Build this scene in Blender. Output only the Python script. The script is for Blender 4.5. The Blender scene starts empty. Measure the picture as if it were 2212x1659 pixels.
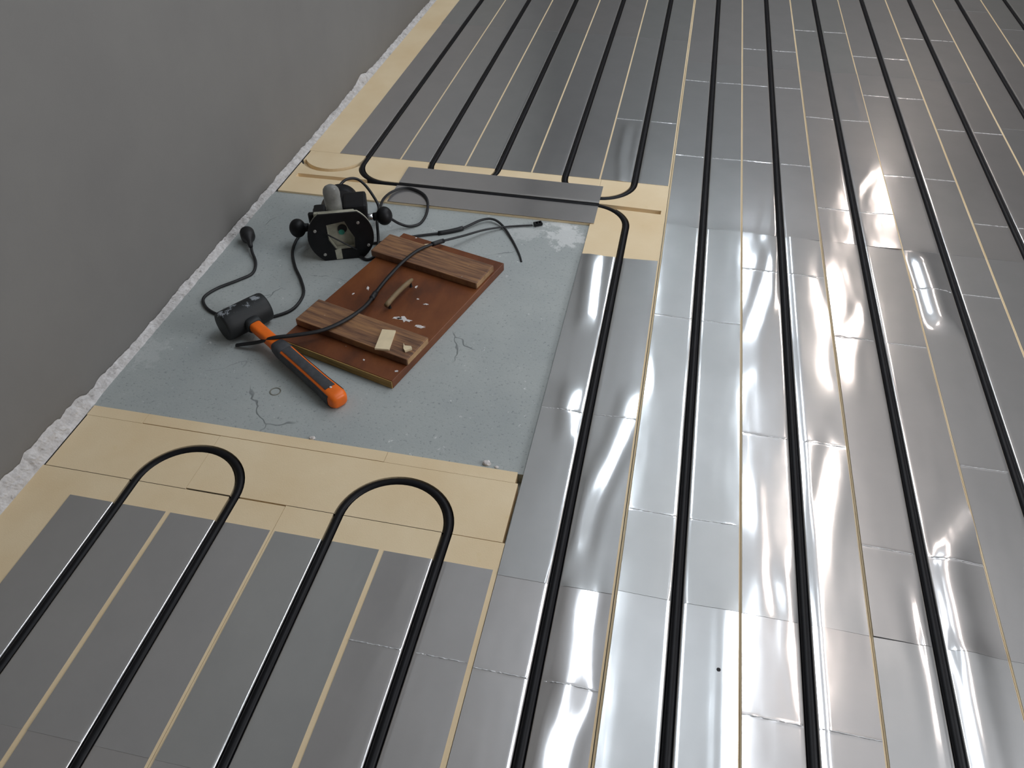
import bpy, bmesh, math, random
from mathutils import Vector, Matrix, noise
random.seed(7)
SC = bpy.context.scene
COL = SC.collection

# ------------------------------------------------------------------ camera
cam_d = bpy.data.cameras.new('camera')
cam = bpy.data.objects.new('camera', cam_d)
COL.objects.link(cam)
cam.location = (0.89016, 0.0, 1.14198)
cam.rotation_mode = 'XYZ'
cam.rotation_euler = (0.823764, 0.002817, 0.208338)
cam_d.sensor_fit = 'HORIZONTAL'
cam_d.sensor_width = 36.0
cam_d.lens = 1736.86 / 2212 * 36.0
cam_d.clip_start = 0.02
SC.camera = cam

# ------------------------------------------------------------------ world, exposure
w = bpy.data.worlds.new('world'); SC.world = w
w.use_nodes = True
w.node_tree.nodes['Background'].inputs[0].default_value = (0.75, 0.86, 1.0, 1)
w.node_tree.nodes['Background'].inputs[1].default_value = 0.05
SC.view_settings.view_transform = 'Standard'
SC.view_settings.look = 'None'
SC.view_settings.gamma = 1.0
SC.view_settings.use_curve_mapping = False
SC.view_settings.exposure = 0.0

# ------------------------------------------------------------------ ceiling lamps (two cool tube battens, two warm bulbs)
def area(name, loc, sx, sy, power, color):
    d = bpy.data.lights.new(name, 'AREA'); d.shape = 'RECTANGLE'
    d.size = sx; d.size_y = sy; d.energy = power; d.color = color
    o = bpy.data.objects.new(name, d); o.location = loc; COL.objects.link(o)
    return o
COOL = (0.81, 0.90, 1.0); WARM = (1.0, 0.86, 0.78)
ROWS = ((0.942, 1.85, 1.1), (0.942, 3.5, 1.1), (0.942, 5.15, 1.1), (1.541, 1.85, 1.1), (1.541, 3.5, 1.1), (1.541, 5.15, 1.1))
WROWS = ((1.98, 2.75, 1.7), (2.33, 4.9, 1.2), (2.62, 6.6, 0.8))
for x, y, l in ROWS: area('tube_light', (x, y, 2.40), 0.10, l, 7.2, COOL)
for x, y, l in WROWS: area('warm_tube_light', (x, y, 2.40), 0.10, l, 6.2*l/1.1, WARM)
# added cool fill light, standing just inside an invented window on the right wall
wd = area('added_fill_light', (3.86, 0.9, 1.45), 1.3, 1.28, 56, (0.93, 0.945, 1.0))
wd.rotation_euler = (0, math.radians(90), 0)

# ------------------------------------------------------------------ materials
def srgb(r, g, b):
    f = lambda c: (c/255/12.92) if c/255 <= 0.04045 else ((c/255+0.055)/1.055)**2.4
    return (f(r), f(g), f(b), 1)
def new_mat(name):
    m = bpy.data.materials.new(name); m.use_nodes = True
    nt = m.node_tree; b = nt.nodes['Principled BSDF']
    return m, nt, b
def N(nt, t, **kw):
    n = nt.nodes.new(t)
    for k, v in kw.items():
        if k in n.inputs: n.inputs[k].default_value = v
        else: setattr(n, k, v)
    return n
def ramp(nt, fac, stops):
    r = nt.nodes.new('ShaderNodeValToRGB')
    e = r.color_ramp.elements
    while len(e) < len(stops): e.new(0.5)
    for i, (p, c) in enumerate(stops): e[i].position = p; e[i].color = c
    nt.links.new(fac, r.inputs[0]); return r
def mixc(nt, fac, a, b, mode='MIX'):
    m = nt.nodes.new('ShaderNodeMix'); m.data_type = 'RGBA'; m.blend_type = mode
    for sock, v in ((m.inputs[0], fac), (m.inputs[6], a), (m.inputs[7], b)):
        if hasattr(v, 'is_output'): nt.links.new(v, sock)
        else: sock.default_value = v
    return m.outputs[2]
def math_n(nt, op, a, b=0.0, clamp=False):
    m = nt.nodes.new('ShaderNodeMath'); m.operation = op; m.use_clamp = clamp
    for s, v in ((m.inputs[0], a), (m.inputs[1], b)):
        if hasattr(v, 'is_output'): nt.links.new(v, s)
        else: s.default_value = v
    return m.outputs[0]
def objcoord(nt): return nt.nodes.new('ShaderNodeTexCoord').outputs['Object']
def noise_n(nt, vec, scale, detail=4, rough=0.6, scl=None):
    if scl:
        mp = nt.nodes.new('ShaderNodeMapping'); mp.inputs['Scale'].default_value = scl
        nt.links.new(vec, mp.inputs[0]); vec = mp.outputs[0]
    n = N(nt, 'ShaderNodeTexNoise', Scale=scale, Detail=detail, Roughness=rough)
    nt.links.new(vec, n.inputs['Vector']); return n.outputs['Fac']
def bump(nt, b, h, strength=0.3, dist=0.002):
    n = N(nt, 'ShaderNodeBump', Strength=strength, Distance=dist)
    nt.links.new(h, n.inputs['Height']); nt.links.new(n.outputs[0], b.inputs['Normal'])
def simple(name, col, rough=0.6, metal=0.0, nscale=40, namp=0.15, bmp=0.0, spec=0.5):
    m, nt, b = new_mat(name)
    v = noise_n(nt, objcoord(nt), nscale)
    dark = tuple(c*(1-namp) for c in col[:3])+(1,); lite = tuple(min(1, c*(1+namp)) for c in col[:3])+(1,)
    r = ramp(nt, v, [(0.3, dark), (0.7, lite)])
    nt.links.new(r.outputs[0], b.inputs['Base Color'])
    b.inputs['Roughness'].default_value = rough; b.inputs['Metallic'].default_value = metal
    b.inputs['Specular IOR Level'].default_value = spec
    if bmp: bump(nt, b, v, bmp)
    return m
M = {}
def mk_alu():
    m, nt, b = new_mat('aluminium')
    oc = objcoord(nt)
    oi = nt.nodes.new('ShaderNodeObjectInfo')
    tone = ramp(nt, oi.outputs['Random'], [(0.0, (0.76, 0.735, 0.725, 1)), (0.5, (0.75, 0.75, 0.755, 1)), (1.0, (0.72, 0.735, 0.73, 1))])
    cloud = noise_n(nt, oc, 9, 3, 0.6)
    c = mixc(nt, cloud, (0.90, 0.90, 0.90, 1), (1.04, 1.03, 1.02, 1))
    col = mixc(nt, 1.0, tone.outputs[0], c, 'MULTIPLY')
    # fine scuffs
    sc = noise_n(nt, oc, 60, 5, 0.75, (1.0, 0.35, 1.0))
    scr = ramp(nt, sc, [(0.66, (0, 0, 0, 1)), (0.74, (1, 1, 1, 1))])
    nt.links.new(col, b.inputs['Base Color'])
    b.inputs['Metallic'].default_value = 0.88
    rr = math_n(nt, 'MULTIPLY_ADD', cloud, 0.03); rr.node.inputs[2].default_value = 0.085
    r2 = math_n(nt, 'MULTIPLY', scr.outputs[0], 0.03)
    nt.links.new(math_n(nt, 'ADD', rr, r2), b.inputs['Roughness'])
    br = noise_n(nt, oc, 300, 2, 0.5, (1.0, 0.06, 1.0))
    bump(nt, b, br, 0.02, 0.0005)
    # second, hazier lobe of the rolled sheet
    b2 = nt.nodes.new('ShaderNodeBsdfPrincipled')
    nt.links.new(col, b2.inputs['Base Color']); b2.inputs['Metallic'].default_value = 0.88
    b2.inputs['Roughness'].default_value = 0.36
    mx = nt.nodes.new('ShaderNodeMixShader'); mx.inputs[0].default_value = 0.27
    nt.links.new(b.outputs[0], mx.inputs[1]); nt.links.new(b2.outputs[0], mx.inputs[2])
    nt.links.new(mx.outputs[0], nt.nodes['Material Output'].inputs['Surface'])
    return m
M['alu'] = mk_alu()
def mk_foam():
    m, nt, b = new_mat('foam')
    oc = objcoord(nt)
    a = noise_n(nt, oc, 6, 4, 0.55)
    g = noise_n(nt, oc, 420, 3, 0.6)
    r = ramp(nt, a, [(0.3, srgb(230, 206, 166)), (0.7, srgb(238, 218, 182))])
    spots = noise_n(nt, oc, 28, 2, 0.5)
    sp = ramp(nt, spots, [(0.70, (0, 0, 0, 1)), (0.82, (0.35, 0.35, 0.35, 1))])
    col = mixc(nt, sp.outputs[0], r.outputs[0], srgb(216, 190, 120))
    nt.links.new(col, b.inputs['Base Color'])
    b.inputs['Roughness'].default_value = 0.85
    b.inputs['Specular IOR Level'].default_value = 0.2
    bump(nt, b, g, 0.25, 0.0008)
    return m
M['foam'] = mk_foam()
M['burr'] = simple('burred_aluminium', (0.62, 0.62, 0.62, 1), 0.5, 0.6, nscale=200, namp=0.15)
M['pipe'] = simple('pipe_plastic', (0.0065, 0.0065, 0.008, 1), 0.45, nscale=30, namp=0.25, spec=0.2)
def mk_concrete():
    m, nt, b = new_mat('concrete')
    oc = objcoord(nt)
    a = noise_n(nt, oc, 5, 6, 0.6)
    base = ramp(nt, a, [(0.3, srgb(160, 166, 165)), (0.7, srgb(174, 179, 176))])
    pit = noise_n(nt, oc, 150, 4, 0.7)
    pr = ramp(nt, pit, [(0.33, (1, 1, 1, 1)), (0.42, (0, 0, 0, 1))])
    col = mixc(nt, math_n(nt, 'MULTIPLY', pr.outputs[0], 0.5), base.outputs[0], srgb(95, 102, 104))
    # cracks: distorted voronoi edges, only in places
    dn = N(nt, 'ShaderNodeTexNoise', Scale=9, Detail=3, Roughness=0.6)
    nt.links.new(oc, dn.inputs['Vector'])
    dm = nt.nodes.new('ShaderNodeVectorMath'); dm.operation = 'MULTIPLY_ADD'
    nt.links.new(dn.outputs['Color'], dm.inputs[0]); dm.inputs[1].default_value = (0.07, 0.07, 0.07); nt.links.new(oc, dm.inputs[2])
    vo = nt.nodes.new('ShaderNodeTexVoronoi'); vo.feature = 'DISTANCE_TO_EDGE'; vo.inputs['Scale'].default_value = 4.2
    nt.links.new(dm.outputs[0], vo.inputs['Vector'])
    cr = ramp(nt, vo.outputs['Distance'], [(0.002, (1, 1, 1, 1)), (0.008, (0, 0, 0, 1))])
    msk = ramp(nt, noise_n(nt, oc, 5.5, 2, 0.5), [(0.56, (0, 0, 0, 1)), (0.64, (1, 1, 1, 1))])
    crf = math_n(nt, 'MULTIPLY', cr.outputs[0], msk.outputs[0])
    col = mixc(nt, math_n(nt, 'MULTIPLY', crf, 0.6), col, srgb(70, 76, 78))
    # black scuffs
    sf = noise_n(nt, oc, 26, 5, 0.75, (1, 1.7, 1))
    sfr = ramp(nt, sf, [(0.68, (0, 0, 0, 1)), (0.73, (1, 1, 1, 1))])
    col = mixc(nt, math_n(nt, 'MULTIPLY', sfr.outputs[0], 0.55), col, srgb(74, 82, 84))
    # spilled plaster powder
    def blob(cx, cy, rad, stretch):
        mp = nt.nodes.new('ShaderNodeMapping')
        mp.inputs['Location'].default_value = (-cx/rad, -cy*stretch/rad, 0)
        mp.inputs['Scale'].default_value = (1/rad, stretch/rad, 0)
        nt.links.new(oc, mp.inputs[0])
        g = nt.nodes.new('ShaderNodeTexGradient'); g.gradient_type = 'SPHERICAL'
        nt.links.new(mp.outputs[0], g.inputs[0]); return g.outputs['Fac']
    pn = noise_n(nt, oc, 45, 6, 0.75)
    for cx, cy, rad, st, amt in ((0.655, 1.80, 0.085, 0.9, 1.0), (0.63, 1.85, 0.06, 1.5, 0.8), (0.54, 1.795, 0.09, 1.6, 0.45), (-0.17, 1.15, 0.05, 0.5, 0.3)):
        f = math_n(nt, 'ADD', blob(cx, cy, rad, st), math_n(nt, 'MULTIPLY', math_n(nt, 'SUBTRACT', pn, 0.56), 2.6))
        fr = ramp(nt, f, [(0.22, (0, 0, 0, 1)), (0.42, (1, 1, 1, 1))])
        col = mixc(nt, math_n(nt, 'MULTIPLY', fr.outputs[0], amt*0.75), col, srgb(214, 216, 214))
    nt.links.new(col, b.inputs['Base Color'])
    b.inputs['Roughness'].default_value = 0.72
    h = math_n(nt, 'SUBTRACT', pit, math_n(nt, 'MULTIPLY', crf, 2.0))
    bump(nt, b, h, 0.35, 0.0015)
    return m
M['concrete'] = mk_concrete()
def mk_wall():
    m, nt, b = new_mat('wall_plaster')
    oc = objcoord(nt)
    a = noise_n(nt, oc, 2.5, 5, 0.6); g = noise_n(nt, oc, 160, 4, 0.65)
    r = ramp(nt, a, [(0.3, srgb(123, 121, 118)), (0.7, srgb(130, 128, 124))])
    nt.links.new(r.outputs[0], b.inputs['Base Color'])
    b.inputs['Roughness'].default_value = 0.9; b.inputs['Specular IOR Level'].default_value = 0.15
    bump(nt, b, g, 0.15, 0.0008)
    return m
M['wall'] = mk_wall()
def mk_crumb():
    m, nt, b = new_mat('broken_plaster')
    oc = objcoord(nt)
    a = noise_n(nt, oc, 55, 6, 0.75)
    r = ramp(nt, a, [(0.30, srgb(120, 116, 112)), (0.40, srgb(188, 184, 181)), (0.7, srgb(224, 222, 221))])
    nt.links.new(r.outputs[0], b.inputs['Base Color']); b.inputs['Roughness'].default_value = 0.95
    bump(nt, b, noise_n(nt, oc, 240, 5, 0.7), 0.6, 0.002)
    return m
M['crumb'] = mk_crumb()
M['ceiling'] = simple('ceiling_paint', srgb(205, 205, 204), 0.9, nscale=3, namp=0.04)
def mk_wood(name, c1, c2, c3, scale, stretch, rough=0.55, rot=0.0):
    m, nt, b = new_mat(name)
    oc = objcoord(nt)
    if rot:
        mp = nt.nodes.new('ShaderNodeMapping'); mp.inputs['Rotation'].default_value = (0, 0, rot)
        nt.links.new(oc, mp.inputs[0]); oc = mp.outputs[0]
    a = noise_n(nt, oc, scale, 6, 0.65, stretch)
    r = ramp(nt, a, [(0.34, c1), (0.5, c2), (0.66, c3)])
    sp = noise_n(nt, oc, 95, 3, 0.6)
    spr = ramp(nt, sp, [(0.735, (0, 0, 0, 1)), (0.76, (1, 1, 1, 1))])
    col = mixc(nt, math_n(nt, 'MULTIPLY', spr.outputs[0], 0.7), r.outputs[0], srgb(200, 196, 188))
    nt.links.new(col, b.inputs['Base Color']); b.inputs['Roughness'].default_value = rough
    bump(nt, b, a, 0.2, 0.001)
    return m
M['panel'] = mk_wood('red_brown_panel', srgb(80, 42, 20), srgb(108, 58, 27), srgb(124, 72, 36), 9, (1, 0.5, 1), 0.45)
M['cleat'] = mk_wood('stained_batten', srgb(84, 58, 44), srgb(126, 90, 64), srgb(160, 118, 78), 9, (1.0, 16, 1), 0.6, 0.281)
M['ply'] = mk_wood('plywood_edge', srgb(120, 92, 46), srgb(160, 128, 72), srgb(182, 150, 92), 10, (1, 1, 25), 0.8)
M['sawn'] = mk_wood('sawn_end', srgb(130, 98, 66), srgb(170, 134, 96), srgb(190, 156, 112), 14, (1, 1, 1), 0.8)
M['offcut'] = simple('pale_offcut', srgb(226, 208, 172), 0.8, nscale=30, namp=0.08)
M['fleck'] = simple('white_paint_fleck', srgb(214, 208, 204), 0.8, nscale=120, namp=0.15)
M['rubber'] = simple('black_rubber', (0.018, 0.020, 0.021, 1), 0.62, nscale=22, namp=0.5, bmp=0.2)
def mk_head():
    m, nt, b = new_mat('scuffed_rubber')
    oc = objcoord(nt); geo = nt.nodes.new('ShaderNodeNewGeometry')
    sep = nt.nodes.new('ShaderNodeSeparateXYZ'); nt.links.new(oc, sep.inputs[0])
    n = noise_n(nt, oc, 42, 6, 0.75)
    # worn, plaster-dusted crown of the mallet head
    up = ramp(nt, math_n(nt, 'ADD', math_n(nt, 'MULTIPLY', sep.outputs['Z'], 15.0), math_n(nt, 'MULTIPLY', n, 0.9)), [(0.0, (0, 0, 0, 1)), (1.0, (1, 1, 1, 1))])
    up.color_ramp.elements[0].position = 0.96; up.color_ramp.elements[1].position = 1.0
    c = mixc(nt, math_n(nt, 'MULTIPLY', up.outputs[0], 0.55), (0.010, 0.0115, 0.012, 1), srgb(185, 192, 198))
    nt.links.new(c, b.inputs['Base Color']); b.inputs['Roughness'].default_value = 0.6
    bump(nt, b, n, 0.25, 0.001)
    return m
M['head'] = mk_head()
M['orange'] = simple('orange_plastic', srgb(240, 112, 22), 0.42, nscale=30, namp=0.10)
M['grip'] = simple('dark_grey_grip', (0.045, 0.047, 0.052, 1), 0.6, nscale=60, namp=0.3, bmp=0.15)
M['black'] = simple('black_plastic', (0.006, 0.006, 0.007, 1), 0.5, nscale=40, namp=0.4, spec=0.3)
M['cable'] = simple('cable_rubber', (0.008, 0.008, 0.009, 1), 0.55, nscale=40, namp=0.3)
M['castalu'] = simple('cast_aluminium', srgb(178, 176, 158), 0.5, 0.3, nscale=60, namp=0.2, bmp=0.2)
M['chrome'] = simple('chrome', (0.75, 0.77, 0.80, 1), 0.18, 1.0, nscale=20, namp=0.03)
M['teal'] = simple('teal_plastic', srgb(60, 150, 130), 0.5, nscale=60, namp=0.15)
def mk_clear():
    m, nt, b = new_mat('dusty_clear_plastic')
    oc = objcoord(nt)
    n = noise_n(nt, oc, 40, 4, 0.6)
    r = ramp(nt, n, [(0.3, srgb(150, 150, 145)), (0.7, srgb(190, 190, 184))])
    nt.links.new(r.outputs[0], b.inputs['Base Color'])
    b.inputs['Roughness'].default_value = 0.22
    b.inputs['Transmission Weight'].default_value = 0.45
    b.inputs['IOR'].default_value = 1.3
    return m
M['clear'] = mk_clear()
M['tan'] = simple('tan_handle', srgb(124, 104, 74), 0.6, nscale=40, namp=0.2)
M['iron'] = simple('dark_iron', (0.03, 0.026, 0.024, 1), 0.5, 0.5, nscale=50, namp=0.3)
M['screw'] = simple('screw_steel', srgb(170, 168, 162), 0.4, 0.6, nscale=50, namp=0.2)
M['hole'] = simple('dark_hole', (0.02, 0.02, 0.022, 1), 0.8)
def emit(name, col, s):
    m, nt, b = new_mat(name)
    b.inputs['Base Color'].default_value = (0.9, 0.9, 0.9, 1)
    b.inputs['Emission Color'].default_value = col; b.inputs['Emission Strength'].default_value = s
    return m
M['lampwhite'] = simple('lamp_white', srgb(225, 225, 225), 0.5, nscale=5, namp=0.03)

# ------------------------------------------------------------------ object helpers
def tag(o, label=None, cat=None, group=None, kind=None):
    if label: o['label'] = label
    if cat: o['category'] = cat
    if group: o['group'] = group
    if kind: o['kind'] = kind
    return o
def link(name, me, mat, parent=None, smooth=False, loc=None):
    """vertices are given in world space; the origin goes to loc (or the parent's)"""
    if mat is not None: me.materials.append(M[mat] if isinstance(mat, str) else mat)
    o = bpy.data.objects.new(name, me); COL.objects.link(o)
    off = Vector((0, 0, 0))
    if parent is not None:
        o.parent = parent
        q = parent
        while q is not None: off += q.location; q = q.parent
    if loc is not None: o.location = Vector(loc) - off; off = Vector(loc)
    if off.length: me.transform(Matrix.Translation(-off))
    if smooth:
        for p in me.polygons: p.use_smooth = True
    return o
def empty(name, loc):
    o = bpy.data.objects.new(name, None); o.empty_display_size = 0.05
    o.location = loc; COL.objects.link(o); return o
def pyd(v, f, name='m'):
    me = bpy.data.meshes.new(name); me.from_pydata([tuple(x) for x in v], [], f); me.update(); return me
def bm_mesh(bm, name='m', normals=True):
    if normals: bmesh.ops.recalc_face_normals(bm, faces=bm.faces)
    me = bpy.data.meshes.new(name); bm.to_mesh(me); bm.free(); return me
def box_bm(x0, x1, y0, y1, z0, z1, bevel=0.0, seg=2, mat=None):
    bm = bmesh.new()
    bmesh.ops.create_cube(bm, size=1.0)
    for v in bm.verts:
        v.co = Vector(((x0+x1)/2+v.co.x*(x1-x0), (y0+y1)/2+v.co.y*(y1-y0), (z0+z1)/2+v.co.z*(z1-z0)))
    if bevel: bmesh.ops.bevel(bm, geom=list(bm.edges), offset=bevel, segments=seg, affect='EDGES', profile=0.6)
    if mat is not None: bm.transform(mat)
    return bm
def box(*a, **k): return bm_mesh(box_bm(*a, **k))
def catmull(pts, per=8, closed=False):
    P = [Vector(p) for p in pts]; out = []
    for i in range(len(P)-1):
        p0 = P[i-1] if i > 0 else P[0]*2-P[1]
        p1, p2 = P[i], P[i+1]
        p3 = P[i+2] if i+2 < len(P) else P[-1]*2-P[-2]
        for k in range(per):
            t = k/per
            out.append(0.5*((2*p1)+(-p0+p2)*t+(2*p0-5*p1+4*p2-p3)*t*t+(-p0+3*p1-3*p2+p3)*t**3))
    out.append(P[-1]); return out
def sweep(path, radius, n=12, ry=None, cap=True):
    """round (or oval: ry = radius in the second axis) tube along a path; radius may be a list"""
    V, F = [], []
    up = Vector((0, 0, 1)); m = len(path)
    for i, p in enumerate(path):
        t = (path[min(i+1, m-1)]-path[max(i-1, 0)]).normalized()
        if abs(t.dot(up)) > 0.98: side = t.cross(Vector((1, 0, 0))).normalized()
        else: side = t.cross(up).normalized()
        nn = side.cross(t).normalized()
        r = radius[i] if isinstance(radius, (list, tuple)) else radius
        r2 = r if ry is None else (ry[i] if isinstance(ry, (list, tuple)) else ry)
        for k in range(n):
            a = 2*math.pi*k/n
            V.append(p+side*(r*math.cos(a))+nn*(r2*math.sin(a)))
    for i in range(m-1):
        for k in range(n):
            F.append((i*n+k, i*n+(k+1) % n, (i+1)*n+(k+1) % n, (i+1)*n+k))
    if cap:
        F.append(tuple(range(n))[::-1]); F.append(tuple(range((m-1)*n, m*n)))
    return V, F
def tube(*a, **k):
    V, F = sweep(*a, **k); return pyd(V, F)
def join(*vf):
    V, F = [], []
    for v, f in vf:
        o = len(V); V += list(v); F += [tuple(i+o for i in q) for q in f]
    return pyd(V, F)
def lathe(profile, n=32, mat=None):
    """profile: list of (r, t) turned about local Z"""
    V, F = [], []
    for r, t in profile:
        for k in range(n):
            a = 2*math.pi*k/n; V.append(Vector((r*math.cos(a), r*math.sin(a), t)))
    m = len(profile)
    for i in range(m-1):
        for k in range(n):
            F.append((i*n+k, i*n+(k+1) % n, (i+1)*n+(k+1) % n, (i+1)*n+k))
    F.append(tuple(range(n))[::-1]); F.append(tuple(range((m-1)*n, m*n)))
    if mat is not None: V = [mat @ v for v in V]
    return V, F
def frame(o, z, x=None):
    """matrix with local Z along z"""
    z = Vector(z).normalized()
    x = Vector(x) if x is not None else (Vector((0, 0, 1)) if abs(z.z) < 0.9 else Vector((1, 0, 0)))
    y = z.cross(x).normalized(); x = y.cross(z).normalized()
    m = Matrix((x, y, z)).transposed().to_4x4(); m.translation = Vector(o); return m
def prism(poly, z0, z1, mat=None):
    n = len(poly)
    V = [Vector((x, y, z0)) for x, y in poly]+[Vector((x, y, z1)) for x, y in poly]
    F = [tuple(range(n))[::-1], tuple(range(n, 2*n))]+[(i, (i+1) % n, n+(i+1) % n, n+i) for i in range(n)]
    if mat is not None: V = [mat @ v for v in V]
    return V, F
def boolean_cut(me, cutters):
    o = bpy.data.objects.new('tmp', me); COL.objects.link(o); tmp = [o]
    for c in cutters:
        co = bpy.data.objects.new('cut', c); COL.objects.link(co); tmp.append(co)
        md = o.modifiers.new('b', 'BOOLEAN'); md.operation = 'DIFFERENCE'; md.solver = 'EXACT'; md.object = co
    dg = bpy.context.evaluated_depsgraph_get(); dg.update()
    res = bpy.data.meshes.new_from_object(o.evaluated_get(dg))
    for q in tmp: bpy.data.objects.remove(q)
    return res
ORD = ['first', 'second', 'third', 'fourth', 'fifth', 'sixth', 'seventh', 'eighth', 'ninth', 'tenth', 'eleventh', 'twelfth', 'thirteenth']

# ------------------------------------------------------------------ room shell
ZB = -0.03          # structural slab under the insulation boards
ZC = -0.006         # bare screed in the hatch recess
WX = -0.208         # face of the left wall plaster
RX, RY0, RY1, RZ = 3.9, -2.2, 7.2, 2.5
flo = link('floor', box(WX-0.2, RX, RY0, RY1, ZB-0.15, ZB), 'concrete'); tag(flo, kind='structure')
scr = link('screed_patch', box(WX-0.002, 0.7045, 0.9715, 1.8625, ZB, ZC), 'concrete', flo)
tag(scr, label='bare grey concrete patch with cracks')
for nm, b in (('wall_right', (RX, RX+0.15, RY0, RY1, ZB-0.15, RZ)), ('wall_far', (WX-0.2, RX+0.15, RY1, RY1+0.15, ZB-0.15, RZ)),
              ('wall_near', (WX-0.2, RX+0.15, RY0-0.15, RY0, ZB-0.15, RZ))):
    tag(link(nm, box(*b), 'wall'), kind='structure')
tag(link('ceiling', box(WX-0.2, RX+0.15, RY0-0.15, RY1+0.15, RZ, RZ+0.15), 'ceiling'), kind='structure')
# left wall: smooth plaster skin with a ragged broken lower edge
def band(y):
    """height of the ragged plaster edge above the floor along the wall"""
    near = 1/(1+math.exp((y-0.98)/0.05))
    n = noise.fractal(Vector((y*9.0, 3.1, 0.0)), 0.9, 2.0, 4)
    n2 = noise.fractal(Vector((y*38.0, 7.7, 0.0)), 0.9, 2.0, 3)
    h = 0.008+0.022*near + n*(0.006+0.010*near) + n2*(0.0035+0.004*near)
    if 2.55 < y < 2.75: h += 0.018*math.exp(-((y-2.62)/0.05)**2)
    return max(0.003, h)
def wall_left():
    ys = []; y = RY0
    while y < RY1:
        ys.append(y); y += 0.006 if 0.1 < y < 4.4 else 0.12
    ys.append(RY1)
    V, F = [], []
    zr = [0.0, 0.006, 0.03, 0.12, 0.5, 1.2, RZ+0.02]
    for y in ys:
        h = band(y)
        V.append((WX-0.012, y, h-0.001))
        V.append((WX-0.002, y, h))
        for z in zr[1:]: V.append((WX, y, h+z if z < 0.2 else z))
    m = len(zr)+1
    for i in range(len(ys)-1):
        for k in range(m-1): F.append((i*m+k, (i+1)*m+k, (i+1)*m+k+1, i*m+k+1))
    return pyd(V, F)
wl = link('wall_left', wall_left(), 'wall', smooth=True); tag(wl, kind='structure')
core = link('masonry_core', box(WX-0.2, WX-0.012, RY0, RY1, ZB-0.15, RZ), 'crumb', wl)
def broken_edge():
    ys = [0.0+i*0.004 for i in range(1125)]
    V, F = [], []
    m = 9
    for y in ys:
        h = band(y)+0.004
        near = 1/(1+math.exp((y-0.98)/0.05))
        rec = 1/(1+math.exp(-(y-0.972)/0.01))*1/(1+math.exp((y-1.862)/0.01))
        bot = 0.0 if not rec else ZC*rec
        for k in range(m):
            t = k/(m-1)
            x = WX-0.004+(0.0225-0.006*rec)*t**1.2
            z = h*(1-t)**1.3+bot*t-0.0015*t
            a = math.sin(math.pi*min(1, t*1.05))
            q = Vector((y*70, t*2.6, 1.3))
            d = noise.fractal(q, 0.8, 2.1, 4)
            d2 = noise.fractal(q*3.1+Vector((0, 0, 7)), 0.8, 2.1, 3)
            x += (d*0.0042+d2*0.0022)*a + 0.003*a*near
            z += noise.fractal(q+Vector((0, 9, 4)), 0.8, 2.1, 4)*0.0036*a + 0.002*a
            V.append((x, y, max(z, bot-0.002)))
    for i in range(len(ys)-1):
        for k in range(m-1): F.append((i*m+k, i*m+k+1, (i+1)*m+k+1, (i+1)*m+k))
    return pyd(V, F)
tag(link('trim_1', broken_edge(), 'crumb'), label='crumbling white broken plaster edge along the foot of the grey wall', kind='structure')

# ceiling lamps
def batten(x, y, l, which):
    t = empty('tube_lamp', (x, y, RZ)); tag(t, 'long white ceiling tube lamp, %s' % which, 'lamp', 'ceiling tube lamps')
    link('housing', box(x-0.075, x+0.075, y-l/2-0.05, y+l/2+0.05, 2.415, 2.4999, bevel=0.006), 'lampwhite', t)
    for s in (-1, 1): link('end_cap', box(x-0.07, x+0.07, y+s*(l/2+0.03)-0.015, y+s*(l/2+0.03)+0.015, 2.395, 2.415, bevel=0.003), 'lampwhite', t)
for i, (x, y, l) in enumerate(ROWS+WROWS):
    batten(x, y, l, '%s of the %s row from the left wall' % (('nearest', 'middle one', 'farthest')[i % 3], ORD[i//3]))
# frame of the invented, unseen window, added round the fill light
wn = empty('added_window_1', (RX, 0.9, 0.8)); tag(wn, kind='structure')
for b in ((3.80, 3.8999, 0.20, 0.26, 0.74, 2.16), (3.80, 3.8999, 1.54, 1.60, 0.74, 2.16), (3.80, 3.8999, 0.26, 1.54, 0.74, 0.80), (3.80, 3.8999, 0.26, 1.54, 2.10, 2.16)):
    link('added_window_frame', box(*b), 'lampwhite', wn)

# ------------------------------------------------------------------ insulation boards (grooved foam)
ZT = -0.0008
GW, GD = 0.0096, 0.0205       # groove half width, depth
def grooved(x0, x1, y0, y1, xs):
    pts = [(x0, ZB), (x0, ZT)]
    for x in sorted(xs):
        pts += [(x-GW, ZT), (x-GW, ZT-GD), (x+GW, ZT-GD), (x+GW, ZT)]
    pts += [(x1, ZT), (x1, ZB)]
    n = len(pts)
    V = [(x, y0, z) for x, z in pts]+[(x, y1, z) for x, z in pts]
    F = [(i, (i+1) % n, n+(i+1) % n, n+i) for i in range(n)]
    bm = bmesh.new(); vs = [bm.verts.new(v) for v in V]
    for f in F: bm.faces.new([vs[i] for i in f])
    e = bm.faces.new(vs[:n]); e2 = bm.faces.new(vs[n:])
    bmesh.ops.triangulate(bm, faces=[e, e2])
    return bm_mesh(bm)
def cutter(path, hw=GW, depth=GD):
    V, F = [], []; m = len(path)
    for i, p in enumerate(path):
        t = (path[min(i+1, m-1)]-path[max(i-1, 0)]).normalized(); s = Vector((t.y, -t.x, 0))
        for a, z in ((-hw, ZT-depth), (hw, ZT-depth), (hw, 0.02), (-hw, 0.02)):
            V.append(Vector((p.x, p.y, z))+s*a)
    for i in range(m-1):
        for k in range(4): F.append((i*4+k, i*4+(k+1) % 4, (i+1)*4+(k+1) % 4, (i+1)*4+k))
    F += [(0, 1, 2, 3)[::-1], tuple(range((m-1)*4, m*4))]
    bm = bmesh.new(); vs = [bm.verts.new(v) for v in V]
    for f in F: bm.faces.new([vs[i] for i in f])
    return bm_mesh(bm)
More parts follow.
